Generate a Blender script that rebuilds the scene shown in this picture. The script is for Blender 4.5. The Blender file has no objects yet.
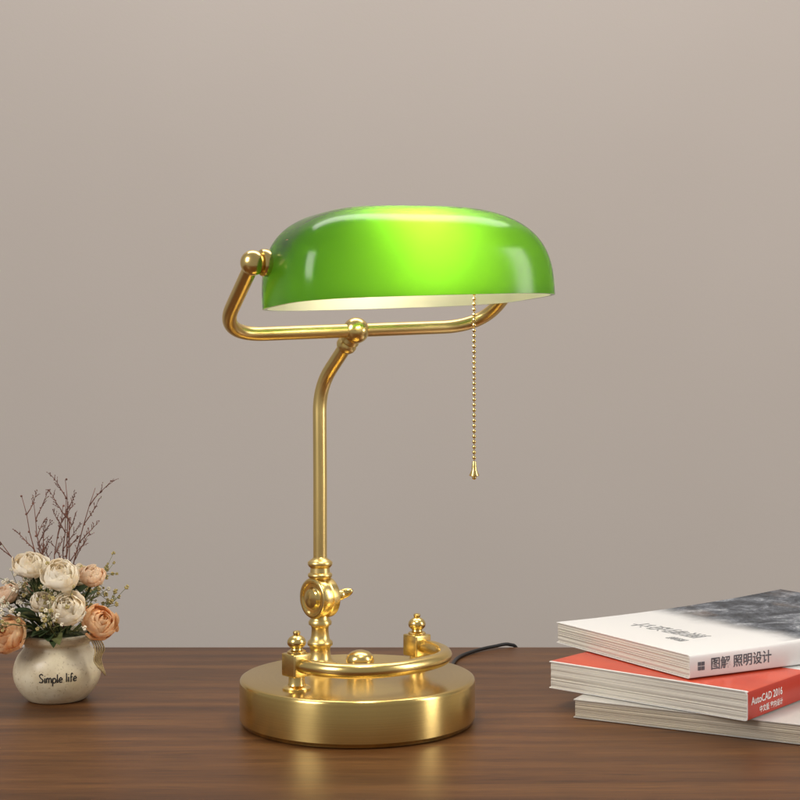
import bpy, bmesh, math, random
from mathutils import Vector, Matrix, noise as mnoise
random.seed(7)
sc = bpy.context.scene
COL = sc.collection

# ------------------------------------------------------------------ helpers
def new_mat(name):
    m = bpy.data.materials.new(name); m.use_nodes = True
    nt = m.node_tree
    for n in list(nt.nodes): nt.nodes.remove(n)
    out = nt.nodes.new('ShaderNodeOutputMaterial')
    return m, nt, out
def N(nt, t, **kw):
    n = nt.nodes.new(t)
    for k, v in kw.items(): setattr(n, k, v)
    return n
def L(nt, a, b): nt.links.new(a, b)
def ramp(nt, fac, stops):
    r = N(nt, 'ShaderNodeValToRGB'); e = r.color_ramp.elements
    while len(e) > 1: e.remove(e[-1])
    e[0].position = stops[0][0]; e[0].color = (*stops[0][1], 1)
    for p, c in stops[1:]:
        x = e.new(p); x.color = (*c, 1)
    L(nt, fac, r.inputs[0]); return r
def coords(nt, scale=(1, 1, 1), loc=(0, 0, 0)):
    tc = N(nt, 'ShaderNodeTexCoord'); mp = N(nt, 'ShaderNodeMapping')
    mp.inputs['Scale'].default_value = scale; mp.inputs['Location'].default_value = loc
    L(nt, tc.outputs['Object'], mp.inputs[0]); return mp.outputs[0]
def noise(nt, vec, scale, detail=4, rough=.5, dist=0):
    n = N(nt, 'ShaderNodeTexNoise')
    n.inputs['Scale'].default_value = scale; n.inputs['Detail'].default_value = detail
    n.inputs['Roughness'].default_value = rough; n.inputs['Distortion'].default_value = dist
    L(nt, vec, n.inputs['Vector']); return n.outputs[0]
def bump(nt, h, strength, dist):
    b = N(nt, 'ShaderNodeBump'); b.inputs['Strength'].default_value = strength
    b.inputs['Distance'].default_value = dist; L(nt, h, b.inputs['Height']); return b.outputs[0]

def simple(name, col, rough=.6, var=.15, scale=60, bstr=.1, bd=.0005, spec=.4, sss=0, transl=0):
    m, nt, out = new_mat(name)
    p = N(nt, 'ShaderNodeBsdfPrincipled')
    n = noise(nt, coords(nt), scale)
    c2 = tuple(max(0, x * (1 - var)) for x in col); c1 = tuple(min(1, x * (1 + var)) for x in col)
    r = ramp(nt, n, [(.3, c2), (.7, c1)])
    L(nt, r.outputs[0], p.inputs['Base Color'])
    p.inputs['Roughness'].default_value = rough
    p.inputs['Specular IOR Level'].default_value = spec
    if bstr: L(nt, bump(nt, n, bstr, bd), p.inputs['Normal'])
    if transl:
        t = N(nt, 'ShaderNodeBsdfTranslucent'); L(nt, r.outputs[0], t.inputs[0])
        mx = N(nt, 'ShaderNodeMixShader'); mx.inputs[0].default_value = transl
        L(nt, p.outputs[0], mx.inputs[1]); L(nt, t.outputs[0], mx.inputs[2]); L(nt, mx.outputs[0], out.inputs[0])
    else: L(nt, p.outputs[0], out.inputs[0])
    return m

def build(name, verts, faces, mats, parent=None, smooth=True, midx=None, angle=None, recalc=True, origin=None):
    """verts in world coordinates; origin set to bbox centre"""
    me = bpy.data.meshes.new(name)
    vs = [Vector(v) for v in verts]
    if origin is None:
        lo = Vector((min(v[i] for v in vs) for i in range(3))); hi = Vector((max(v[i] for v in vs) for i in range(3)))
        origin = (lo + hi) / 2
    origin = Vector(origin)
    me.from_pydata([v - origin for v in vs], [], faces)
    for m in (mats if isinstance(mats, (list, tuple)) else [mats]): me.materials.append(m)
    if midx: 
        for p, i in zip(me.polygons, midx): p.material_index = i
    if recalc:
        bm = bmesh.new(); bm.from_mesh(me); bmesh.ops.recalc_face_normals(bm, faces=bm.faces); bm.to_mesh(me); bm.free()
    if smooth:
        for p in me.polygons: p.use_smooth = True
        if angle: me.set_sharp_from_angle(angle=math.radians(angle))
    o = bpy.data.objects.new(name, me); COL.objects.link(o)
    o["wl"] = list(origin)
    if parent is not None:
        o.parent = parent
        o.location = origin - Vector(parent["wl"])
    else: o.location = origin
    return o
def empty(name, loc, label, cat):
    e = bpy.data.objects.new(name, None); COL.objects.link(e); e.location = loc; e["wl"] = list(loc)
    e.empty_display_size = .05; e["label"] = label; e["category"] = cat; return e

class G:  # geometry accumulator
    def __init__(s): s.v = []; s.f = []; s.m = []
    def add(s, vf, mi=0, M=None):
        v, f = vf; o = len(s.v)
        s.v += [(M @ Vector(x)) if M is not None else Vector(x) for x in v]
        s.f += [tuple(i + o for i in q) for q in f]; s.m += [mi] * len(f)
def lathe(prof, n=48, axis_o=(0, 0, 0), cap=True):
    v = []; f = []; ox, oy, oz = axis_o
    k = len(prof)
    for i in range(n):
        a = 2 * math.pi * i / n
        for r, z in prof: v.append((ox + r * math.cos(a), oy + r * math.sin(a), oz + z))
    for i in range(n):
        j = (i + 1) % n
        for q in range(k - 1): f.append((i * k + q, j * k + q, j * k + q + 1, i * k + q + 1))
    if cap:
        if prof[0][0] > 1e-6: f.append(tuple(i * k for i in range(n))[::-1])
        if prof[-1][0] > 1e-6: f.append(tuple(i * k + k - 1 for i in range(n)))
    return v, f
def tube(pts, rad, n=12, cap=True):
    pts = [Vector(p) for p in pts]; v = []; f = []
    rr = rad if isinstance(rad, (list, tuple)) else [rad] * len(pts)
    T = []
    for i in range(len(pts)):
        a = pts[max(0, i - 1)]; b = pts[min(len(pts) - 1, i + 1)]; T.append((b - a).normalized())
    up = Vector((0, 0, 1)) if abs(T[0].z) < .9 else Vector((1, 0, 0))
    nrm = (up - T[0] * up.dot(T[0])).normalized()
    for i, p in enumerate(pts):
        nrm = (nrm - T[i] * nrm.dot(T[i])).normalized(); bn = T[i].cross(nrm)
        for k in range(n):
            a = 2 * math.pi * k / n; v.append(p + (nrm * math.cos(a) + bn * math.sin(a)) * rr[i])
    for i in range(len(pts) - 1):
        for k in range(n):
            k2 = (k + 1) % n; f.append((i * n + k, i * n + k2, (i + 1) * n + k2, (i + 1) * n + k))
    if cap: f.append(tuple(range(n))[::-1]); f.append(tuple((len(pts) - 1) * n + k for k in range(n)))
    return v, f
def sphere(c, r, nu=24, nv=14, sq=(1, 1, 1)):
    v = []; f = []; c = Vector(c)
    v.append(c + Vector((0, 0, -r * sq[2])))
    for j in range(1, nv):
        t = -math.pi / 2 + math.pi * j / nv
        for i in range(nu):
            a = 2 * math.pi * i / nu
            v.append(c + Vector((r * math.cos(t) * math.cos(a) * sq[0], r * math.cos(t) * math.sin(a) * sq[1], r * math.sin(t) * sq[2])))
    v.append(c + Vector((0, 0, r * sq[2]))); top = len(v) - 1
    for i in range(nu):
        i2 = (i + 1) % nu
        f.append((0, 1 + i2, 1 + i)); f.append((top, top - nu + i, top - nu + i2))
        for j in range(nv - 2): f.append((1 + j * nu + i, 1 + j * nu + i2, 1 + (j + 1) * nu + i2, 1 + (j + 1) * nu + i))
    return v, f
def rbox(hx, hy, hz, b):
    bm = bmesh.new(); bmesh.ops.create_cube(bm, size=1)
    for q in bm.verts: q.co = Vector((q.co.x * 2 * hx, q.co.y * 2 * hy, q.co.z * 2 * hz))
    bmesh.ops.bevel(bm, geom=bm.edges[:], offset=b, segments=3, affect='EDGES', profile=.5)
    bm.verts.index_update(); v = [q.co.copy() for q in bm.verts]; f = [tuple(x.index for x in q.verts) for q in bm.faces]
    bm.free(); return v, f
def fillet(pts, rads, seg=12):
    pts = [Vector(p) for p in pts]; out = [pts[0]]
    for i in range(1, len(pts) - 1):
        p, r = pts[i], rads[i - 1]
        a = (pts[i - 1] - p); b = (pts[i + 1] - p)
        r1 = min(r, a.length * .49); r2 = min(r, b.length * .49)
        A = p + a.normalized() * r1; B = p + b.normalized() * r2
        for k in range(seg + 1):
            t = k / seg; t0 = (1 - t) ** 2
            q = A * t0 + p * (2 * t * (1 - t)) + B * t * t
            out.append(q)
    out.append(pts[-1]); return out
def catmull(P, k=10):
    P = [Vector(p) for p in P]; P = [P[0] * 2 - P[1]] + P + [P[-1] * 2 - P[-2]]; out = []
    for i in range(1, len(P) - 2):
        for j in range(k):
            t = j / k
            out.append(.5 * ((2 * P[i]) + (P[i + 1] - P[i - 1]) * t + (2 * P[i - 1] - 5 * P[i] + 4 * P[i + 1] - P[i + 2]) * t * t + (3 * P[i] - P[i - 1] - 3 * P[i + 1] + P[i + 2]) * t ** 3))
    out.append(P[-2]); return out
def align_z(d):
    return Vector(d).normalized().to_track_quat('Z', 'Y').to_matrix().to_4x4()
def text_geo(body, size, extrude=.0002, ax='CENTER', shear=0, bold=0):
    cu = bpy.data.curves.new("t", 'FONT'); cu.body = body; cu.size = size; cu.extrude = extrude
    cu.align_x = ax; cu.align_y = 'CENTER'; cu.shear = shear; cu.offset = bold; cu.resolution_u = 3
    ob = bpy.data.objects.new("t", cu); COL.objects.link(ob)
    bpy.context.view_layer.update()
    dg = bpy.context.evaluated_depsgraph_get(); me = bpy.data.meshes.new_from_object(ob.evaluated_get(dg))
    v = [x.co.copy() for x in me.vertices]; f = [tuple(p.vertices) for p in me.polygons]
    bpy.data.objects.remove(ob); bpy.data.meshes.remove(me); bpy.data.curves.remove(cu)
    return v, f

# ------------------------------------------------------------------ materials
def brass(name, aniso=False, rough=.27, col=(.735, .545, .205)):
    m, nt, out = new_mat(name)
    p = N(nt, 'ShaderNodeBsdfPrincipled')
    p.inputs['Metallic'].default_value = 1
    vec = coords(nt)
    n = noise(nt, vec, 18, 2)
    r = ramp(nt, n, [(.3, tuple(c * .95 for c in col)), (.75, tuple(min(1, c * 1.04) for c in col))])
    L(nt, r.outputs[0], p.inputs['Base Color'])
    mr = N(nt, 'ShaderNodeMapRange'); mr.inputs[3].default_value = rough - .03; mr.inputs[4].default_value = rough + .03
    L(nt, n, mr.inputs[0]); L(nt, mr.outputs[0], p.inputs['Roughness'])
    if aniso:
        p.inputs['Anisotropic'].default_value = .75
        p.inputs['Anisotropic Rotation'].default_value = .25
        tg = N(nt, 'ShaderNodeTangent', direction_type='RADIAL', axis='Z'); L(nt, tg.outputs[0], p.inputs['Tangent'])
        sx = N(nt, 'ShaderNodeSeparateXYZ'); L(nt, vec, sx.inputs[0])
        cx = N(nt, 'ShaderNodeCombineXYZ'); L(nt, sx.outputs[0], cx.inputs[0]); L(nt, sx.outputs[1], cx.inputs[1])
        ln = N(nt, 'ShaderNodeVectorMath', operation='LENGTH'); L(nt, cx.outputs[0], ln.inputs[0])
        c2 = N(nt, 'ShaderNodeCombineXYZ'); L(nt, ln.outputs['Value'], c2.inputs[0]); L(nt, sx.outputs[2], c2.inputs[2])
        g = noise(nt, c2.outputs[0], 1500, 3)
        gr = ramp(nt, g, [(.3, (.84, .84, .84)), (.7, (1, 1, 1))])
        mu = N(nt, 'ShaderNodeMix', data_type='RGBA', blend_type='MULTIPLY'); mu.inputs[0].default_value = 1
        L(nt, r.outputs[0], mu.inputs[6]); L(nt, gr.outputs[0], mu.inputs[7]); L(nt, mu.outputs[2], p.inputs['Base Color'])
    L(nt, p.outputs[0], out.inputs[0]); return m
BRASS = brass("satin_brass", False, .32, (.755, .565, .225)); BRASS_BASE = brass("brushed_brass", True, .25)
BRASS_POL = brass("polished_brass", False, .25, (.765, .575, .225))

def shade_mat():
    m, nt, out = new_mat("green_cased_glass")
    n = noise(nt, coords(nt), 14, 2)
    r = ramp(nt, n, [(.3, (.185, .57, .022)), (.75, (.215, .62, .030))])
    tr = N(nt, 'ShaderNodeBsdfTranslucent'); L(nt, r.outputs[0], tr.inputs[0])
    df = N(nt, 'ShaderNodeBsdfDiffuse'); df.inputs[0].default_value = (.003, .070, .004, 1)
    mx = N(nt, 'ShaderNodeMixShader'); mx.inputs[0].default_value = .37
    L(nt, df.outputs[0], mx.inputs[1]); L(nt, tr.outputs[0], mx.inputs[2])
    gl = N(nt, 'ShaderNodeBsdfGlossy'); gl.inputs['Roughness'].default_value = .17
    fr = N(nt, 'ShaderNodeFresnel'); fr.inputs[0].default_value = 1.38
    m2 = N(nt, 'ShaderNodeMixShader'); L(nt, fr.outputs[0], m2.inputs[0]); L(nt, mx.outputs[0], m2.inputs[1]); L(nt, gl.outputs[0], m2.inputs[2])
    L(nt, m2.outputs[0], out.inputs[0]); return m
SHADE = shade_mat()
def lining_mat():
    m, nt, out = new_mat("white_opal_lining")
    n = noise(nt, coords(nt), 20, 2)
    r = ramp(nt, n, [(.3, (.38, .37, .31)), (.7, (.43, .42, .36))])
    rt = ramp(nt, n, [(.3, (.82, .82, .74)), (.7, (.86, .86, .80))])
    tr = N(nt, 'ShaderNodeBsdfTranslucent'); L(nt, rt.outputs[0], tr.inputs[0])
    df = N(nt, 'ShaderNodeBsdfDiffuse'); L(nt, r.outputs[0], df.inputs[0])
    mx = N(nt, 'ShaderNodeMixShader'); mx.inputs[0].default_value = .6
    L(nt, df.outputs[0], mx.inputs[1]); L(nt, tr.outputs[0], mx.inputs[2]); L(nt, mx.outputs[0], out.inputs[0]); return m
LINING = lining_mat()
def bulb_mat():
    m, nt, out = new_mat("lit_bulb")
    e = N(nt, 'ShaderNodeEmission'); e.inputs[1].default_value = 80
    n = noise(nt, coords(nt), 10, 1); r = ramp(nt, n, [(.2, (1, .86, .62)), (.8, (1, .91, .70))])
    L(nt, r.outputs[0], e.inputs[0]); L(nt, e.outputs[0], out.inputs[0]); return m
BULB = bulb_mat()

def wood_mat():
    m, nt, out = new_mat("walnut_veneer")
    p = N(nt, 'ShaderNodeBsdfPrincipled')
    tc = N(nt, 'ShaderNodeTexCoord')
    warp = noise(nt, coords(nt, (1.0, 3, 1)), 2.0, 3)
    sx = N(nt, 'ShaderNodeSeparateXYZ'); L(nt, tc.outputs['Object'], sx.inputs[0])
    ma = N(nt, 'ShaderNodeMath', operation='MULTIPLY_ADD'); L(nt, warp, ma.inputs[0]); ma.inputs[1].default_value = .045; L(nt, sx.outputs[1], ma.inputs[2])
    cb = N(nt, 'ShaderNodeCombineXYZ'); L(nt, sx.outputs[0], cb.inputs[0]); L(nt, ma.outputs[0], cb.inputs[1]); L(nt, sx.outputs[2], cb.inputs[2])
    def st(sc_):
        mp = N(nt, 'ShaderNodeMapping'); mp.inputs['Scale'].default_value = sc_; L(nt, cb.outputs[0], mp.inputs[0]); return mp.outputs[0]
    g1 = noise(nt, st((.9, 24, 1)), 1.6, 6, .6)
    g2 = noise(nt, st((4, 170, 1)), 2.0, 5, .65)
    g3 = noise(nt, st((14, 560, 1)), 1.5, 3, .6)
    c1 = ramp(nt, g1, [(.26, (.072, .028, .010)), (.46, (.118, .048, .015)), (.58, (.158, .067, .021)), (.76, (.215, .097, .030))])
    c2 = ramp(nt, g2, [(.3, (.54, .47, .42)), (.62, (1.0, 1.0, 1.0))])
    mu = N(nt, 'ShaderNodeMix', data_type='RGBA', blend_type='MULTIPLY'); mu.inputs[0].default_value = .85
    L(nt, c1.outputs[0], mu.inputs[6]); L(nt, c2.outputs[0], mu.inputs[7])
    c3 = ramp(nt, g3, [(.36, (.26, .22, .20)), (.5, (1, 1, 1))])
    mu2 = N(nt, 'ShaderNodeMix', data_type='RGBA', blend_type='MULTIPLY'); mu2.inputs[0].default_value = .6
    L(nt, mu.outputs[2], mu2.inputs[6]); L(nt, c3.outputs[0], mu2.inputs[7])
    L(nt, mu2.outputs[2], p.inputs['Base Color'])
    rr = N(nt, 'ShaderNodeMapRange'); rr.inputs[3].default_value = .32; rr.inputs[4].default_value = .50; L(nt, g2, rr.inputs[0]); L(nt, rr.outputs[0], p.inputs['Roughness'])
    p.inputs['Specular IOR Level'].default_value = .24
    L(nt, bump(nt, g3, .14, .0003), p.inputs['Normal'])
    L(nt, p.outputs[0], out.inputs[0]); return m
WOOD = wood_mat()
def wall_mat():
    m, nt, out = new_mat("taupe_painted_plaster")
    p = N(nt, 'ShaderNodeBsdfPrincipled')
    big = noise(nt, coords(nt), 1.4, 3); fine = noise(nt, coords(nt), 260, 4)
    r = ramp(nt, big, [(.3, (.490, .438, .400)), (.7, (.515, .463, .425))])
    L(nt, r.outputs[0], p.inputs['Base Color']); p.inputs['Roughness'].default_value = .85
    p.inputs['Specular IOR Level'].default_value = .2
    L(nt, bump(nt, fine, .15, .0006), p.inputs['Normal']); L(nt, p.outputs[0], out.inputs[0]); return m
WALL = wall_mat()

# ------------------------------------------------------------------ setting
v, f = rbox(1.3, .5, .018, .003)
table = build("table", [q + Vector((0, .336 - .5, -.018)) for q in v], f, WOOD, smooth=True, angle=30)
table["label"] = "dark walnut table top with horizontal grain"; table["category"] = "table"
v, f = rbox(2.2, .03, 1.6, .002)
wall = build("wall", [q + Vector((0, 1.05, .4)) for q in v], f, WALL, smooth=False)
wall["label"] = "plain taupe painted wall behind the table"; wall["category"] = "wall"; wall["kind"] = "structure"

# ------------------------------------------------------------------ LAMP
BC = Vector((-.036, 0, 0))
lamp = empty("desk_lamp", BC, "lit brass desk lamp with green glass shade on walnut table", "desk lamp")
R = .0995; H = .0375
prof = [(0, 0), (R - .004, 0), (R - .002, .001), (R - .0012, .003), (R, .0042), (R, H - .003), (R - .0006, H - .0012), (R - .002, H - .0003), (R - .0035, H), (R * .7, H), (R * .35, H), (.004, H), (0, H)]
build("base", *lathe(prof, 200, BC), BRASS_BASE, lamp, angle=40, origin=BC)
g = G(); g.add(lathe([(.0150, 0), (.0150, .0025), (.0130, .0040), (.0110, .0045), (.0108, .0080), (.0118, .0100), (.0122, .0130), (.0110, .0165), (.0080, .0192), (.0040, .0206), (0, .0210)], 40, (BC.x + .002, BC.y + .006, H - .0005)))
build("dome_nut", g.v, g.f, BRASS_POL, lamp, angle=50)

A42 = math.radians(42)
ax = Vector((math.cos(A42), math.sin(A42), 0)); fw = Vector((math.sin(A42), -math.cos(A42), 0))
PL = Vector((-.0835, -.054, 0)); PR = Vector((.0148, .034, 0))
ZC = .0575
Rz = Matrix.Rotation(A42, 4, 'Z')
for P in (PL, PR):
    g = G()
    g.add(lathe([(.0115, 0), (.0115, .0018), (.0100, .003), (.0074, .004), (.0066, .006), (.0064, .0125)], 32, (P.x, P.y, H - .0004)))
    g.add(rbox(.0088, .0088, .0092, .0012), M=Matrix.Translation(P + Vector((0, 0, ZC))) @ Rz)
    z0 = ZC + .0090
    fp = [(.0080, 0), (.0080, .0016), (.0066, .0026), (.0050, .0032), (.0046, .0044), (.0058, .0054), (.0074, .0072), (.0080, .0094), (.0076, .0116), (.0062, .0136), (.0042, .0150), (.0028, .0158), (.0028, .0168), (.0033, .0180), (.0026, .0192), (0, .0198)]
    g.add(lathe([(r * .96, z * .93) for r, z in fp], 32, (P.x, P.y, z0)))
    build("post", g.v, g.f, BRASS_POL, lamp, angle=45)
mid = (PL + PR) / 2; half = (PR - PL).length / 2; axd = (PR - PL).normalized(); fd = Vector((axd.y, -axd.x, 0))
pts = []
for k in range(0, 61):
    a = math.pi * k / 60
    c, s = math.cos(a), math.sin(a)
    ex = math.copysign(abs(c) ** .86, c); ey = s ** .80
    pts.append(mid + fd * (.004 + half * .98 * ey) - axd * half * ex * 1.0 + Vector((0, 0, ZC)))
pts = [PL + Vector((0, 0, ZC))] + pts[1:-1] + [PR + Vector((0, 0, ZC))]
build("curved_rail", *tube(pts, .0060, 24), BRASS_POL, lamp, angle=50)

S = Vector((-.0698, .034, 0))
build("stem_foot", *lathe([(.0175, H - .0004), (.0175, .0400), (.0160, .0415), (.0120, .0430), (.0096, .0465), (.0088, .053), (.0092, .0560), (.0108, .0572), (.0112, .0590), (.0106, .0606), (.0086, .0622), (.0078, .0660), (.0074, .0720), (.0080, .0740), (.0100, .0752), (.0102, .0775), (.0092, .0790), (.0078, .0810), (.0074, .0900)], 40, (S.x, S.y, 0)), BRASS, lamp, angle=50)
ZK = .0985
MK = Matrix.Translation(S + Vector((0, 0, ZK))) @ align_z(-ax)
g = G()
g.add(lathe([(r * 1.1, z * 1.1) for r, z in [(0, -.0085), (.0150, -.0085), (.0160, -.0078), (.0163, -.006), (.0163, -.0018), (.0152, -.0012), (.0152, .0012), (.0163, .0018), (.0163, .0070), (.0156, .0082), (.0140, .0088), (.0124, .0084), (.0116, .0072), (.0090, .0070), (.0082, .0076), (.0074, .0098), (.0050, .0106), (0, .0110)]], 48), M=MK)
hinge = build("hinge", g.v, g.f, BRASS_POL, lamp, angle=40)
g = G()
g.add(lathe([(.0062, -.0085), (.0062, -.0125), (.0042, -.0135), (.0036, -.0200), (.0046, -.0215), (.0046, -.0240), (0, -.0250)], 24), M=MK)
Mw = Matrix.Translation(S + Vector((0, 0, ZK)) + ax * .0265 + Vector((0, 0, .0008)))
g.add(sphere((0, 0, 0), .0095, 20, 12, (.95, .32, .45)), M=Mw @ Matrix.Rotation(math.radians(-20), 4, 'Y'))
build("thumb_screw", g.v, g.f, BRASS_POL, hinge, angle=50)
BALL = Vector((-.0373, 0, .330))
g = G()
g.add(lathe([(.0072, .108), (.0078, .1150), (.0102, .1165), (.0108, .1180), (.0104, .1195), (.0088, .1205), (.0084, .1245), (.0100, .1260), (.0108, .1275), (.0108, .1296), (.0092, .1310), (.0068, .1325), (.0058, .1340)], 40, (S.x, S.y, 0)))
p0 = Vector((S.x, S.y, .132)); p1 = Vector((S.x - .0005, S.y + .001, .283)); dirn = (BALL - p1).normalized(); p2 = BALL - dirn * .008
stem_pts = [p0, Vector((S.x, S.y, .19))] + fillet([Vector((S.x, S.y, .2)), p1, p2], [.022], 16)
g.add(tube(stem_pts, .0060, 24))
Mc = Matrix.Translation(BALL) @ align_z(-dirn)
g.add(lathe([(.0070, .0060), (.0082, .0100), (.0086, .0115), (.0074, .0130), (.0082, .0145), (.0088, .0160), (.0086, .0190), (.0072, .0215), (.0056, .0225)], 28), M=Mc)
build("stem", g.v, g.f, BRASS, lamp, angle=50)
build("ball_joint", *sphere(BALL, .0112, 32, 20), BRASS_POL, lamp)

YAW = math.radians(27); ROLL = math.radians(3.3)
a_ = Vector((math.cos(YAW) * math.cos(ROLL), math.sin(YAW) * math.cos(ROLL), math.sin(ROLL)))
f_ = Vector((math.sin(YAW), -math.cos(YAW), 0))
w_ = f_.cross(a_); w_ = w_ if w_.z > 0 else -w_
MU = Matrix(((a_.x, f_.x, w_.x, BALL.x), (a_.y, f_.y, w_.y, BALL.y), (a_.z, f_.z, w_.z, BALL.z), (0, 0, 0, 1)))
VP = .084; WP = .051; UL = -.1220; UR = .1210
SC, SA, SB, SH, SW0, SV = .0025, .1145, .0645, .0742, .0175, .098
g = G()
arm = fillet([(UL, VP, WP), (UL, 0, 0), (0, 0, 0), (UR + .007, 0, 0), (UR, VP, WP)], [.040, .01, .044], 18)
g.add(tube(arm, .0058, 24), M=MU)
build("support_arm", g.v, g.f, BRASS, lamp, angle=50)
for uu, sgn in ((UL, -1), (UR, 1)):
    g = G()
    g.add(sphere((uu, VP, WP), .0096 if sgn < 0 else .0070, 28, 18), M=MU)
    if sgn < 0:
        g.add(lathe([(.0062, -.0), (.0062, .0004), (.0098, .0010), (.0104, .0020), (.0104, .0060), (.0098, .0070), (0, .0070)], 28),
          M=MU @ Matrix.Translation((uu + .0056, VP, WP)) @ align_z((1, 0, 0)))
    build("pivot_knob", g.v, g.f, BRASS_POL, lamp, angle=45)

# shade: steep ends, steep back, rounder front
TILT = .022
def shade_shell(off, na=144, nb=44):
    P = []
    for j in range(nb + 1):
        t = (math.pi / 2) * j / nb
        cz = max(0, math.cos(t)); sn = math.sin(t) ** .70
        for i in range(na):
            th = 2 * math.pi * i / na
            pw = 2 / 3.6
            x = math.copysign(abs(math.cos(th)) ** pw, math.cos(th)); y = math.copysign(abs(math.sin(th)) ** pw, math.sin(th))
            front = .5 + .5 * y
            ev = cz ** (.46 + .42 * front)
            eu2 = cz ** (.48 + .20 * front + .06 * x)
            vv_ = (SB - off) * ev * y
            P.append(Vector((SC + (SA - off) * eu2 * x, SV + vv_, SW0 + (SH - off) * sn + vv_ * TILT)))
    return P
na, nb = 144, 44
Vo = shade_shell(0); Vi = shade_shell(.0032)
verts = [MU @ q for q in Vo + Vi]; faces = []; mi = []
n1 = len(Vo)
for j in range(nb - 1):
    for i in range(na):
        i2 = (i + 1) % na
        q = (j * na + i, j * na + i2, (j + 1) * na + i2, (j + 1) * na + i)
        faces.append(q); mi.append(0); faces.append(tuple(x + n1 for x in q)[::-1]); mi.append(1)
ct = (nb - 1) * na
verts.append(MU @ Vector((SC, SV - .003, SW0 + SH))); verts.append(MU @ Vector((SC, SV - .003, SW0 + SH - .0032)))
for i in range(na):
    i2 = (i + 1) % na
    faces.append((ct + i, ct + i2, len(verts) - 2)); mi.append(0)
    faces.append((n1 + ct + i2, n1 + ct + i, len(verts) - 1)); mi.append(1)
    faces.append((i, n1 + i, n1 + i2, i2)); mi.append(0)
used = sorted({x for q in faces for x in q}); mp_ = {o: k for k, o in enumerate(used)}
verts = [verts[o] for o in used]; faces = [tuple(mp_[x] for x in q) for q in faces]
shade = build("lamp_shade", verts, faces, [SHADE, LINING], lamp, midx=mi, angle=60)
shade["label"] = "glossy green glass shade glowing from inside with white lining"

g = G()
Mb = MU @ Matrix.Translation((.000, SV + .006, WP + .0110))
prof = [(0, -.040), (.010, -.0385), (.0150, -.032), (.0168, -.020), (.0165, 0), (.0145, .012), (.0115, .020), (.0110, .026)]
g.add(lathe(prof, 32), M=Mb @ align_z((-1, 0, 0)) @ Matrix.Rotation(math.pi, 4, 'X'))
build("light_bulb", g.v, g.f, BULB, lamp)
g = G()
g.add(lathe([(.0125, .022 - .0), (.0125, -.004), (.0100, -.007), (.0045, -.008), (.0045, -.040)], 28), M=MU @ Matrix.Translation((-.062, SV + .006, WP + .0110)) @ align_z((1, 0, 0)))
build("bulb_socket", g.v, g.f, BRASS, lamp, angle=40)
cx = Vector((.0575, -.098, 0))
g = G(); z = .378
while z > .222:
    g.add(sphere((cx.x, cx.y, z), .00150, 10, 7)); z -= .0041
g.add(tube([(cx.x, cx.y, .379), (cx.x, cx.y, .222)], .0004, 6))
g.add(lathe([(0, .2235), (.0012, .2235), (.0016, .2225), (.0018, .2190), (.0022, .2165), (.0036, .2135), (.0040, .2125), (.0034, .2120), (0, .2120)], 16, (cx.x, cx.y, 0)))
g.add(sphere((cx.x, cx.y, .2110), .0018, 10, 7))
build("pull_chain", g.v, g.f, BRASS_POL, lamp, angle=50)
BLK = simple("black_rubber", (.012, .012, .013), .4, .1, 200)
cp = catmull([(.030, .080, .010), (.042, .120, .0020), (.050, .20, .0019), (.060, .262, .0019), (.080, .300, .0022), (.102, .322, .0030), (.120, .336, .0026), (.130, .343, -.008), (.134, .346, -.06), (.134, .348, -.2)], 12)
build("power_cable", *tube(cp, .0019, 10), BLK, lamp)

# ------------------------------------------------------------------ POTTED FLOWERS
PC = Vector((-.311, .08, 0))
pf = empty("potted_flowers", PC, "cream ceramic pot of dried peach and cream roses on table", "flower pot")
def pot_mat():
    m, nt, out = new_mat("cream_stoneware")
    p = N(nt, 'ShaderNodeBsdfPrincipled')
    n = noise(nt, coords(nt), 35, 5, .6); s = noise(nt, coords(nt), 420, 2)
    r = ramp(nt, n, [(.3, (.56, .46, .30)), (.6, (.72, .64, .47))])
    s2 = ramp(nt, s, [(.30, (.45, .38, .28)), (.38, (1, 1, 1))])
    mu = N(nt, 'ShaderNodeMix', data_type='RGBA', blend_type='MULTIPLY'); mu.inputs[0].default_value = .5
    L(nt, r.outputs[0], mu.inputs[6]); L(nt, s2.outputs[0], mu.inputs[7]); L(nt, mu.outputs[2], p.inputs['Base Color'])
    p.inputs['Roughness'].default_value = .34; L(nt, bump(nt, n, .3, .0015), p.inputs['Normal'])
    L(nt, p.outputs[0], out.inputs[0]); return m
POT = pot_mat()
pprof = [(.0235, 0), (.0265, .0015), (.0325, .0080), (.0370, .0160), (.0388, .0240), (.0380, .0320), (.0352, .0395), (.0312, .0450), (.0288, .0485), (.0292, .0512), (.0325, .0530), (.0352, .0550), (.0362, .0585), (.0350, .0605), (.0328, .0604), (.0305, .0570), (.0280, .0510), (.0290, .0470), (.0290, .0462), (0, .0460)]
def prad(z):
    for (r1, z1), (r2, z2) in zip(pprof[:12], pprof[1:13]):
        if z1 <= z <= z2: return r1 + (r2 - r1) * (z - z1) / max(1e-6, z2 - z1)
    return .03
pp = [Vector((r, z, 0)) for r, z in pprof[:18]]
sm = catmull(pp, 4); prof = [(q.x, q.y) for q in sm] + [(0, .0462)]
pot = build("pot", *lathe([(0, 0)] + prof, 72, PC), POT, pf, angle=60)
INK = simple("dark_ink", (.02, .018, .016), .6, .1, 100, 0)
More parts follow.
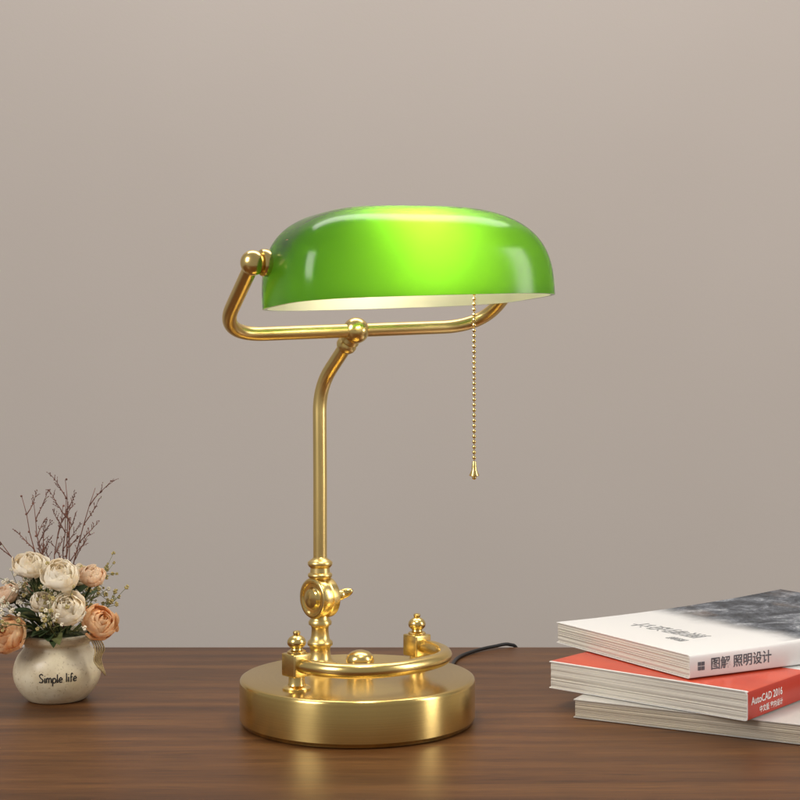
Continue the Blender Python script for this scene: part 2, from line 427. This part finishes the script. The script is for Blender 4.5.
GL = {'S': ([[(.85, 1.55), (.5, 1.8), (.1, 1.5), (.4, 1.0), (.85, .6), (.65, .08), (.05, .15)]], 1.15),
      'i': ([[(.1, 1), (.08, .5), (.12, 0)], [(.1, 1.42), (.13, 1.50)]], .42),
      'm': ([[(0, 1), (.02, .5), (0, 0)], [(0, .65), (.28, 1.0), (.48, .7), (.48, 0)], [(.48, .65), (.78, 1.0), (.98, .7), (1.0, 0)]], 1.30),
      'p': ([[(0, 1), (.02, .2), (-.02, -.7)], [(0, .7), (.3, 1), (.62, .7), (.58, .2), (.3, 0), (0, .2)]], .92),
      'l': ([[(.05, 1.8), (.03, .9), (.06, 0)]], .38),
      'e': ([[(.02, .5), (.6, .58), (.5, .92), (.22, 1), (0, .5), (.18, .06), (.62, .14)]], .92),
      'f': ([[(.60, 1.6), (.35, 1.75), (.2, 1.3), (.2, .6), (.2, 0)], [(0, 1), (.5, 1.02)]], .72), ' ': ([], .55)}
g = G(); u_ = .00415; x = 0; tot = sum(GL[c][1] for c in "Simple life"); ang0 = math.atan2(-1.22, .311) + math.radians(1.5)
rj = random.Random(4)
for c in "Simple life":
    st_, adv = GL[c]; dz = rj.uniform(-.08, .08)
    for s_ in st_:
        P3 = []
        for q in catmull([(a, b, 0) for a, b in s_], 5):
            zz = .0225 + (q.y + dz) * u_; aa = ang0 + (x + q.x - tot / 2) * u_ / .038; r = prad(zz) + .0001
            P3.append(PC + Vector((r * math.cos(aa), r * math.sin(aa), zz)))
        g.add(tube(P3, .00058, 6))
    x += adv
build("lettering", g.v, g.f, INK, pot)
MOSS = simple("dark_moss", (.05, .06, .02), .9, .5, 300, 1, .004)
g = G(); g.add(sphere(PC + Vector((0, 0, .050)), .027, 32, 16, (1, 1, .45)))
g.v = [q + Vector((mnoise.noise(q * 120), mnoise.noise(q * 120 + Vector((5, 5, 5))), mnoise.noise(q * 150))) * .003 for q in g.v]
build("moss", g.v, g.f, MOSS, pf)

def rose(c, R_, face, seed):
    """globe-shaped garden rose: nested cupped petals that close over the heart"""
    rnd = random.Random(seed); g = G()
    M = Matrix.Translation(c) @ align_z(face) @ Matrix.Rotation(rnd.random() * 6, 4, 'Z')
    layers = [(2, .17, .62, .80, .02), (3, .32, .66, .84, .03), (3, .48, .66, .86, .05), (4, .64, .60, .85, .06), (4, .80, .52, .82, .08), (5, .94, .40, .77, .12), (5, 1.03, .18, .70, .18)]
    for li, (n, rr, zt, clo, curl) in enumerate(layers):
        for k in range(n):
            ph = 2 * math.pi * (k + rnd.random() * .45) / n + li * .9
            wd = (math.pi / n) * 1.34; nu, nv = 14, 10; vs = []; fs = []
            rj = rr * rnd.uniform(.93, 1.06); zj = zt + rnd.uniform(-.07, .07); tw = rnd.uniform(-.25, .25)
            tx, ty = rnd.uniform(-.08, .08), rnd.uniform(-.08, .08); w1, w2 = rnd.uniform(2, 5), rnd.uniform(0, 6)
            for b in range(nv + 1):
                t = b / nv
                for a in range(nu + 1):
                    s = a / nu * 2 - 1
                    te = t * (1 - .16 * abs(s) ** 2.5)
                    an = ph + s * wd * (.35 + .65 * math.sin(min(1, te * 1.6) * math.pi / 2)) * (1 - .22 * max(0, te - .8) / .2 * abs(s)) + tw * te
                    rad = rj * math.sin(math.pi * (.04 + clo * te)) ** .72
                    lip = max(0, te - .76) / .24
                    rad += curl * lip ** 1.6 * (1 + .6 * s * s)
                    rad *= 1 + .06 * s * (1 if k % 2 else -1)
                    zz = -.78 + (zj + .78) * te ** .9 - .50 * curl * lip ** 2
                    zz += .050 * math.sin(s * w1 + w2) * te; rad += .036 * math.sin(s * w1 * 1.7 + li * 3 + k) * te
                    px, py = rad * math.cos(an), rad * math.sin(an)
                    vs.append(Vector((px + tx * te, py + ty * te, zz + (tx * px + ty * py))) * R_)
            for b in range(nv):
                for a in range(nu): i = b * (nu + 1) + a; fs.append((i, i + 1, i + nu + 2, i + nu + 1))
            g.add((vs, fs), M=M)
    g.add(lathe([(0, -.95), (.14, -.92), (.30, -.84), (.42, -.70), (.2, -.55)], 12), 1, M=M @ Matrix.Scale(R_, 4))
    return g
def petal_mat(name, inner, outer):
    m, nt, out = new_mat(name)
    p = N(nt, 'ShaderNodeBsdfPrincipled'); n = noise(nt, coords(nt), 70, 5, .65); n2 = noise(nt, coords(nt), 240, 4)
    r = ramp(nt, n, [(.34, inner), (.56, outer)]); L(nt, r.outputs[0], p.inputs['Base Color'])
    p.inputs['Roughness'].default_value = .75; p.inputs['Specular IOR Level'].default_value = .15
    L(nt, bump(nt, n2, .5, .0008), p.inputs['Normal'])
    t = N(nt, 'ShaderNodeBsdfTranslucent'); L(nt, r.outputs[0], t.inputs[0])
    mx = N(nt, 'ShaderNodeMixShader'); mx.inputs[0].default_value = .38
    L(nt, p.outputs[0], mx.inputs[1]); L(nt, t.outputs[0], mx.inputs[2]); L(nt, mx.outputs[0], out.inputs[0]); return m
CREAM = petal_mat("cream_petal", (.86, .72, .50), (.95, .89, .77))
PEACH = petal_mat("peach_petal", (.86, .44, .18), (.94, .68, .42))
PALE = petal_mat("pale_peach_petal", (.88, .60, .38), (.94, .78, .60))
GREEN = simple("dried_green_leaf", (.055, .085, .030), .6, .4, 90, .3, .001, transl=.2)
OLIVE = simple("olive_leaf", (.16, .17, .06), .65, .4, 90, .3, .001, transl=.2)
TWIG = simple("reddish_twig", (.17, .075, .055), .8, .3, 150)
core = PC + Vector((0, 0, .045))
roses = [((-.3315, .066, .1240), .0145, CREAM), ((-.3000, .050, .1165), .0162, CREAM), ((-.2910, .036, .0890), .0152, CREAM),
         ((-.2660, .050, .0750), .0160, PEACH), ((-.3450, .040, .0650), .0165, PEACH), ((-.2775, .072, .1130), .0120, PALE),
         ((-.3350, .105, .0980), .0135, PALE), ((-.3000, .115, .1080), .0130, CREAM), ((-.3570, .080, .0950), .0120, PALE), ((-.3180, .052, .0930), .0100, CREAM)]
for i, (c, r_, mt) in enumerate(roses):
    c = Vector(c); d = (c - core).normalized() * .8 + Vector((.08 - .25 * (i % 3 - 1), -.60, .40))
    g = rose(c, r_, d, i + 3)
    st = tube(catmull([c - d.normalized() * r_ * .8, (c + core) / 2 + Vector((0, .008, -.004)), core], 6), .0011, 7)
    g.add(st, 1)
    build("rose", g.v, g.f, [mt, GREEN], pf, midx=g.m, recalc=False)

def leaf(base, d, ln, wd, rnd):
    d = Vector(d).normalized(); side = d.cross(Vector((rnd.uniform(-.4, .4), rnd.uniform(-.6, .1), 1))).normalized(); nn = side.cross(d)
    vs = []; fs = []; n = 7
    for i in range(n + 1):
        t = i / n; w = wd * math.sin(math.pi * min(1, t * .93 + .06)) ** .8 * (1 - .3 * t)
        c = base + d * ln * t + nn * (-.25 * ln * t * t) 
        vs += [c - side * w + nn * w * .35, c, c + side * w + nn * w * .35]
    for i in range(n):
        for k in (0, 1): a = i * 3 + k; fs.append((a, a + 1, a + 4, a + 3))
    return vs, fs
rnd = random.Random(11); g = G()
for i in range(66):
    a = rnd.uniform(0, 2 * math.pi); el = rnd.uniform(.15, 1.25)
    d = Vector((math.cos(a) * math.cos(el), math.sin(a) * math.cos(el), math.sin(el)))
    st = core + Vector((d.x * .022, d.y * .026, .012 + d.z * rnd.uniform(.01, .05)))
    g.add(leaf(st, d + Vector((0, 0, rnd.uniform(-.3, .3))), rnd.uniform(.016, .026), rnd.uniform(.004, .0072), rnd), 0 if rnd.random() < .7 else 1)
build("leaves", g.v, g.f, [GREEN, OLIVE], pf, midx=g.m, recalc=False)

TINYW = simple("ivory_floret", (.82, .75, .60), .7, .15, 200, 0, transl=.2)
TINYY = simple("straw_floret", (.50, .40, .16), .7, .3, 200, 0, transl=.2)
def spray(seed, n, spread, rmin, rmax, bias=0):
    rnd = random.Random(seed); g = G()
    for i in range(n):
        a = rnd.uniform(0, 2 * math.pi); el = rnd.uniform(.35, 1.35)
        d = Vector((math.cos(a) * math.cos(el) * .9 + bias, math.sin(a) * math.cos(el) * .9, math.sin(el) * 1.2)).normalized()
        ln = rnd.uniform(rmin, rmax)
        p = [core + d * .012]
        for k in range(1, 5): p.append(core + d * ln * k / 4 + Vector((rnd.uniform(-1, 1), rnd.uniform(-1, 1), rnd.uniform(-.5, 1))) * .003 * k)
        g.add(tube(p, [.0008, .0007, .0006, .0005, .0004], 5), 1)
        for m in range(rnd.randint(7, 12)):
            e = p[-1] + Vector((rnd.gauss(0, 1), rnd.gauss(0, 1), rnd.gauss(0, 1))) * spread
            g.add(tube([p[-2] + (p[-1] - p[-2]) * rnd.random(), e], .00025, 4), 1)
            rr = rnd.uniform(.0010, .0019)
            for w in range(5):
                aa = w * 1.2566 + rnd.random(); dd = Vector((math.cos(aa), math.sin(aa) * .6 - .3, math.sin(aa)))
                g.add(sphere(e + dd * rr * .7, rr * .62, 6, 4, (1, .6, 1)), 0)
    return g
g = spray(3, 30, .006, .050, .074, -.25); build("ivory_filler_flowers", g.v, g.f, [TINYW, OLIVE], pf, midx=g.m, recalc=False)["kind"] = "stuff"
g = spray(9, 26, .006, .045, .074); build("straw_filler_flowers", g.v, g.f, [TINYY, OLIVE], pf, midx=g.m, recalc=False)["kind"] = "stuff"

def twig(g, p, d, ln, r, depth, rnd):
    pts = [p.copy()]; d0 = d.normalized(); dd = d0.copy(); seg = 8
    for k in range(seg):
        dd = (dd + d0 * .6 + Vector((rnd.uniform(-1, 1), rnd.uniform(-.7, .7), rnd.uniform(-.6, .6))) * .26).normalized()
        pts.append(pts[-1] + dd * ln / seg)
    g.add(tube(pts, [r * (1 - .7 * k / seg) for k in range(seg + 1)], 6))
    for q in pts[2:]:
        if rnd.random() < .6: g.add(sphere(q + Vector((rnd.uniform(-1, 1), 0, rnd.uniform(-1, 1))) * r * 1.3, r * 1.2, 6, 4))
    if depth > 0:
        for k in (3, 4, 5, 6, 7):
            if rnd.random() < .95:
                nd = (dd * .9 + Vector((rnd.choice((-1, 1)) * rnd.uniform(.35, .9), rnd.uniform(-.4, .4), rnd.uniform(.1, .5)))).normalized()
                twig(g, pts[k], nd, ln * rnd.uniform(.14, .25), r * .62, depth - 1, rnd)
tips = [((-.308, .085, .196), 5), ((-.290, .09, .190), 6), ((-.324, .08, .184), 7), ((-.368, .07, .152), 8), ((-.298, .10, .176), 12), ((-.338, .10, .172), 21), ((-.352, .09, .142), 22), ((-.292, .08, .160), 23), ((-.314, .095, .170), 31)]
for t, s in tips:
    rn = random.Random(s); g = G(); t = Vector(t)
    twig(g, core + Vector((0, .01, .01)), t - core, (t - core).length * .95, .0009, 2, rn)
    build("twig", g.v, g.f, TWIG, pf, recalc=False)
RAF = simple("raffia", (.42, .32, .17), .8, .3, 200)
g = G()
for k in range(5):
    q = Vector((-.2790, .052 + k * .002, .060))
    p = [q, q + Vector((.006 + .0012 * k, -.004, -.001)), q + Vector((.010 + .0015 * k, -.005, -.010)), q + Vector((.0090 + .001 * k, -.005, -.019)), q + Vector((.013 + .001 * k, -.004, -.026 - .002 * k))]
    g.add(tube(catmull(p, 6), .0008, 6))
build("raffia_bow", g.v, g.f, RAF, pf)

# ------------------------------------------------------------------ BOOKS
def page_mat(name, col):
    m, nt, out = new_mat(name)
    p = N(nt, 'ShaderNodeBsdfPrincipled')
    a = noise(nt, coords(nt, (3, 3, 1300)), 1.6, 3, .6); b = noise(nt, coords(nt, (2, 2, 200)), 1, 2)
    r = ramp(nt, a, [(.34, tuple(c * .62 for c in col)), (.55, col)])
    r2 = ramp(nt, b, [(.3, (.82, .80, .78)), (.7, (1, 1, 1))])
    mu = N(nt, 'ShaderNodeMix', data_type='RGBA', blend_type='MULTIPLY'); mu.inputs[0].default_value = 1
    L(nt, r.outputs[0], mu.inputs[6]); L(nt, r2.outputs[0], mu.inputs[7]); L(nt, mu.outputs[2], p.inputs['Base Color'])
    p.inputs['Roughness'].default_value = .85; L(nt, bump(nt, a, .5, .0004), p.inputs['Normal'])
    L(nt, p.outputs[0], out.inputs[0]); return m
PAGES = page_mat("white_page_edges", (.74, .71, .66)); PAGES2 = page_mat("cream_page_edges", (.62, .55, .45))
def cover_plain(name, col, rough=.35):
    return simple(name, col, rough, .06, 25, .05, .0005, .5)
def cover_picture():
    m, nt, out = new_mat("printed_grey_landscape")
    p = N(nt, 'ShaderNodeBsdfPrincipled')
    tc = N(nt, 'ShaderNodeTexCoord'); sx = N(nt, 'ShaderNodeSeparateXYZ'); L(nt, tc.outputs['Object'], sx.inputs[0])
    n1 = noise(nt, coords(nt, (1, 1, .01)), 34, 10, .70, .5)
    n2 = noise(nt, coords(nt, (2.5, 2.0, .01)), 60, 9, .75, 1.8)
    n3 = noise(nt, coords(nt, (1, .6, .01), (3, 1, 0)), 16, 4, .5)
    nb_ = noise(nt, coords(nt, (1, 1, .01), (1, 4, 0)), 11, 6, .6)
    r1 = ramp(nt, n1, [(.36, (.030, .036, .046)), (.46, (.075, .088, .105)), (.54, (.15, .165, .19)), (.61, (.32, .34, .37)), (.70, (.55, .56, .56))])
    r2 = ramp(nt, n2, [(.42, (.35, .37, .41)), (.54, (1, 1, 1))])
    mu = N(nt, 'ShaderNodeMix', data_type='RGBA', blend_type='MULTIPLY'); mu.inputs[0].default_value = .85
    L(nt, r1.outputs[0], mu.inputs[6]); L(nt, r2.outputs[0], mu.inputs[7])
    r3 = ramp(nt, n3, [(.60, (0, 0, 0)), (.70, (.26, .17, .10))])
    ad3 = N(nt, 'ShaderNodeMix', data_type='RGBA', blend_type='ADD'); ad3.inputs[0].default_value = .3
    L(nt, mu.outputs[2], ad3.inputs[6]); L(nt, r3.outputs[0], ad3.inputs[7])
    ad = N(nt, 'ShaderNodeMath', operation='MULTIPLY_ADD'); L(nt, nb_, ad.inputs[0]); ad.inputs[1].default_value = .05; L(nt, sx.outputs[0], ad.inputs[2])
    st = N(nt, 'ShaderNodeMapRange', interpolation_type='SMOOTHSTEP'); st.inputs[1].default_value = .128; st.inputs[2].default_value = .168; L(nt, ad.outputs[0], st.inputs[0])
    ge = N(nt, 'ShaderNodeMath', operation='GREATER_THAN'); L(nt, sx.outputs[1], ge.inputs[0]); ge.inputs[1].default_value = .004
    ml = N(nt, 'ShaderNodeMath', operation='MULTIPLY'); L(nt, st.outputs[0], ml.inputs[0]); L(nt, ge.outputs[0], ml.inputs[1])
    mx = N(nt, 'ShaderNodeMix', data_type='RGBA'); mx.inputs[6].default_value = (.72, .71, .70, 1)
    L(nt, ml.outputs[0], mx.inputs[0]); L(nt, ad3.outputs[2], mx.inputs[7]); L(nt, mx.outputs[2], p.inputs['Base Color'])
    p.inputs['Roughness'].default_value = .42; p.inputs['Specular IOR Level'].default_value = .25; L(nt, p.outputs[0], out.inputs[0]); return m
WHITEC = cover_plain("white_gloss_cover", (.74, .73, .72)); REDC = cover_plain("red_gloss_cover", (.50, .035, .015)); GREYC = cover_plain("grey_cover", (.50, .48, .45))
WHITEINK = simple("white_ink", (.85, .84, .82), .5, .03, 100, 0); GREYINK = simple("grey_ink", (.10, .11, .13), .5, .2, 100, 0)
PALEINK = simple("pale_grey_ink", (.30, .305, .315), .5, .2, 100, 0)

def book(loc, ang, Ls, W, T, cover_mats, pages, label, curl=0):
    """local x along spine, y across, origin at spine corner (head end)"""
    e = bpy.data.objects.new("book", None); COL.objects.link(e); e.location = loc; e.rotation_euler = (0, 0, math.radians(ang))
    e["label"] = label; e["category"] = "book"; e.empty_display_size = .05
    def lift(x, y, z):
        return Vector((x, y, z + curl * (x / Ls) ** 2 * (z / T)))
    def ob(name, v, f, mats, mi=None, smooth=False):
        me = bpy.data.meshes.new(name); me.from_pydata(v, [], f)
        for m in mats: me.materials.append(m)
        if mi:
            for p, i in zip(me.polygons, mi): p.material_index = i
        bm = bmesh.new(); bm.from_mesh(me); bmesh.ops.recalc_face_normals(bm, faces=bm.faces); bm.to_mesh(me); bm.free()
        if smooth:
            for p in me.polygons: p.use_smooth = True
            me.set_sharp_from_angle(angle=math.radians(35))
        o = bpy.data.objects.new(name, me); COL.objects.link(o); o.parent = e; return o
    th = .0007; b = .0022
    outer = [(W, 0), (b, 0), (b * .3, b * .3), (0, b), (0, T - b), (b * .3, T - b * .3), (b, T), (W * .33, T), (W * .66, T), (W, T)]
    inner = [(W, T - th), (W * .66, T - th), (W * .33, T - th), (b + th, T - th), (th, T - b - th), (th, b + th), (b + th, th), (W, th)]
    loop = outer + inner; n = len(loop); v = []; f = []; mi = []; nx = 12
    for i in range(nx + 1):
        x = Ls * i / nx
        for y, z in loop: v.append(lift(x, y, z))
    for i in range(nx):
        for k in range(n):
            k2 = (k + 1) % n; f.append((i * n + k, i * n + k2, (i + 1) * n + k2, (i + 1) * n + k))
            mi.append(1 if k in (2, 3, 4, ) else (0 if 5 <= k <= 8 else 2))
    def strip(i):
        o = i * n; m = len(outer)
        for k in range(m - 1):
            j = n - 1 - k; j2 = n - 2 - k
            ii = max(m, j2); jj = max(m, j)
            q = [o + k, o + k + 1, o + ii, o + jj]; q2 = []
            for t in q:
                if t not in q2: q2.append(t)
            if len(q2) > 2: f.append(tuple(q2)); mi.append(2)
    strip(0); strip(nx)
    ob("cover", v, f, cover_mats, mi, True)
    y0, y1 = .0012, W - .0012; x0, x1 = .0010, Ls - .0010; z0, z1 = th + .0001, T - th - .0003
    v = []; f = []; nz = 22
    rn = random.Random(int(ang * 10)); jit = [rn.uniform(-.0004, .0004) for _ in range(nz + 1)]
    peri = []
    for i in range(13): peri.append((x0, y1 + (y0 - y1) * i / 12, -1, 0))
    for i in range(1, 13): peri.append((x0 + (x1 - x0) * i / 12, y0, 0, 0))
    for i in range(1, 13): peri.append((x1, y0 + (y1 - y0) * i / 12, 1, 0))
    for i in range(1, 12): peri.append((x1 + (x0 - x1) * i / 12, y1, 0, 1))
    m = len(peri)
    for j in range(nz + 1):
        z = z0 + (z1 - z0) * j / nz
        for x, y, dx, dy in peri:
            v.append(lift(x + dx * jit[j], y + dy * jit[j], z))
    for j in range(nz):
        for i in range(m):
            i2 = (i + 1) % m; f.append((j * m + i, j * m + i2, (j + 1) * m + i2, (j + 1) * m + i))
    for base_ in (0, nz * m):   # bottom and top of the page block as strips that follow the curl
        for i in range(12):
            a1, a2 = 12 + i, 13 + i; b1, b2 = (48 - i) % 48, 47 - i
            f.append((base_ + a1, base_ + a2, base_ + b2, base_ + b1))
    ob("pages", v, f, [pages])
    def put_text(name, body, size, mat, where, x, y, bold=0, shear=0, rot=0):
        tv, tf = text_geo(body, size, .00008, 'LEFT', shear, bold); out = []
        for q in tv:
            qx, qy = q.x, q.y
            if rot: qx, qy = q.x * math.cos(rot) - q.y * math.sin(rot), q.x * math.sin(rot) + q.y * math.cos(rot)
            if where == 'spine':
                c = lift(x + qx, 0, y + qy); out.append(Vector((c.x, -.00015 - q.z, c.z)))
            else:
                c = lift(x - qy, y + qx, T); out.append(Vector((c.x, c.y, c.z + .00025 + q.z)))
        return ob(name, out, tf, [mat])
    return e, put_text, ob, lift

T1, T2, T3 = .0155, .0235, .0195
e1, pt1, ob1, l1 = book((.335, -.096, .0005), 61.5, .26, .213, T1, [GREYC, GREYC, GREYC], PAGES2, "paperback book with grey cover lying at the bottom of the stack")
def cover_redwhite():
    m, nt, out = new_mat("red_and_white_cover")
    p = N(nt, 'ShaderNodeBsdfPrincipled')
    tc = N(nt, 'ShaderNodeTexCoord'); sx = N(nt, 'ShaderNodeSeparateXYZ'); L(nt, tc.outputs['Object'], sx.inputs[0])
    n = noise(nt, coords(nt), 30, 2)
    st = N(nt, 'ShaderNodeMath', operation='GREATER_THAN'); L(nt, sx.outputs[0], st.inputs[0]); st.inputs[1].default_value = .003
    gt = N(nt, 'ShaderNodeMath', operation='LESS_THAN'); L(nt, sx.outputs[0], gt.inputs[0]); gt.inputs[1].default_value = .110
    ml = N(nt, 'ShaderNodeMath', operation='MULTIPLY'); L(nt, st.outputs[0], ml.inputs[0]); L(nt, gt.outputs[0], ml.inputs[1])
    r = ramp(nt, n, [(.3, (.50, .045, .016)), (.7, (.60, .065, .022))])
    mx = N(nt, 'ShaderNodeMix', data_type='RGBA'); mx.inputs[6].default_value = (.74, .73, .71, 1)
    L(nt, ml.outputs[0], mx.inputs[0]); L(nt, r.outputs[0], mx.inputs[7]); L(nt, mx.outputs[2], p.inputs['Base Color'])
    p.inputs['Roughness'].default_value = .3; L(nt, p.outputs[0], out.inputs[0]); return m
RW = cover_redwhite()
e2, pt2, ob2, l2 = book((.275, -.077, T1 + .0012), 48.9, .26, .190, T2, [RW, REDC, WHITEC], PAGES, "thick paperback book with red and white cover in the stack")
pt2("title_lettering", "AutoCAD 2016", .0086, WHITEINK, 'spine', .006, T2 * .62, .0001)
pt2("subtitle_lettering", "中文版 室内设计", .0058, WHITEINK, 'spine', .020, T2 * .25, .00005)
PIC = cover_picture()
e3, pt3, ob3, l3 = book((.2386, -.0335, T1 + T2 + .0022), 28.4, .285, .190, T3, [PIC, WHITEC, WHITEC], PAGES, "paperback book with white cover and grey landscape picture on top", curl=.012)
pt3("spine_lettering", "图解 照明设计", .0108, GREYINK, 'spine', .022, T3 * .50, .00015)
pt3("title_lettering", "照明设计", .022, PALEINK, 'top', .066, .056, 0, .1, .08)
pt3("subtitle_lettering", "图解", .011, PALEINK, 'top', .040, .052, 0)
lg = G()
for dx_, dz_ in ((-.0019, -.0019), (.0019, -.0019), (-.0019, .0019), (.0019, .0019)):
    v, f = rbox(.0016, .00012, .0016, .00004)
    lg.add(([Vector((q.x + .012 + dx_, q.y - .0002, q.z + T3 * .5 + dz_)) for q in v], f))
ob3("publisher_logo", lg.v, lg.f, [GREYINK])
for o in (e1, e2, e3): o["group"] = "books stacked on the table"

# ------------------------------------------------------------------ lights
def area(name, loc, target, size, power, col, sy=None):
    ld = bpy.data.lights.new(name, 'AREA'); ld.energy = power; ld.color = col; ld.size = size
    if sy: ld.shape = 'RECTANGLE'; ld.size_y = sy
    o = bpy.data.objects.new(name, ld); COL.objects.link(o); o.location = loc
    o.rotation_euler = (Vector(target) - Vector(loc)).to_track_quat('-Z', 'Y').to_euler(); return o
area("softbox_key", (-1.30, -1.15, 1.05), (0, .1, .15), .60, 21, (1, .97, .93), .9)
area("softbox_fill", (1.7, -.45, .75), (0, .1, .15), .40, 15, (1, .95, .89), 1.2)
area("ceiling_softbox", (.1, .62, 2.1), (.1, .60, 0), 2.2, 29, (1, .97, .94), .6)
w = bpy.data.worlds.new("World"); sc.world = w; w.use_nodes = True
bg = w.node_tree.nodes['Background']; bg.inputs[0].default_value = (1, .96, .915, 1); bg.inputs[1].default_value = .32

# ------------------------------------------------------------------ camera
cd = bpy.data.cameras.new("camera"); cam = bpy.data.objects.new("camera", cd); COL.objects.link(cam)
cam.location = (0, -1.14, .271); cam.rotation_euler = (math.radians(90), 0, 0)
cd.sensor_width = 36; cd.lens = 60.5; cd.clip_end = 50; cd.clip_start = .02
sc.camera = cam
sc.view_settings.view_transform = 'Standard'; sc.view_settings.look = 'None'; sc.view_settings.exposure = 0
for o in bpy.data.objects:
    if "wl" in o: del o["wl"]
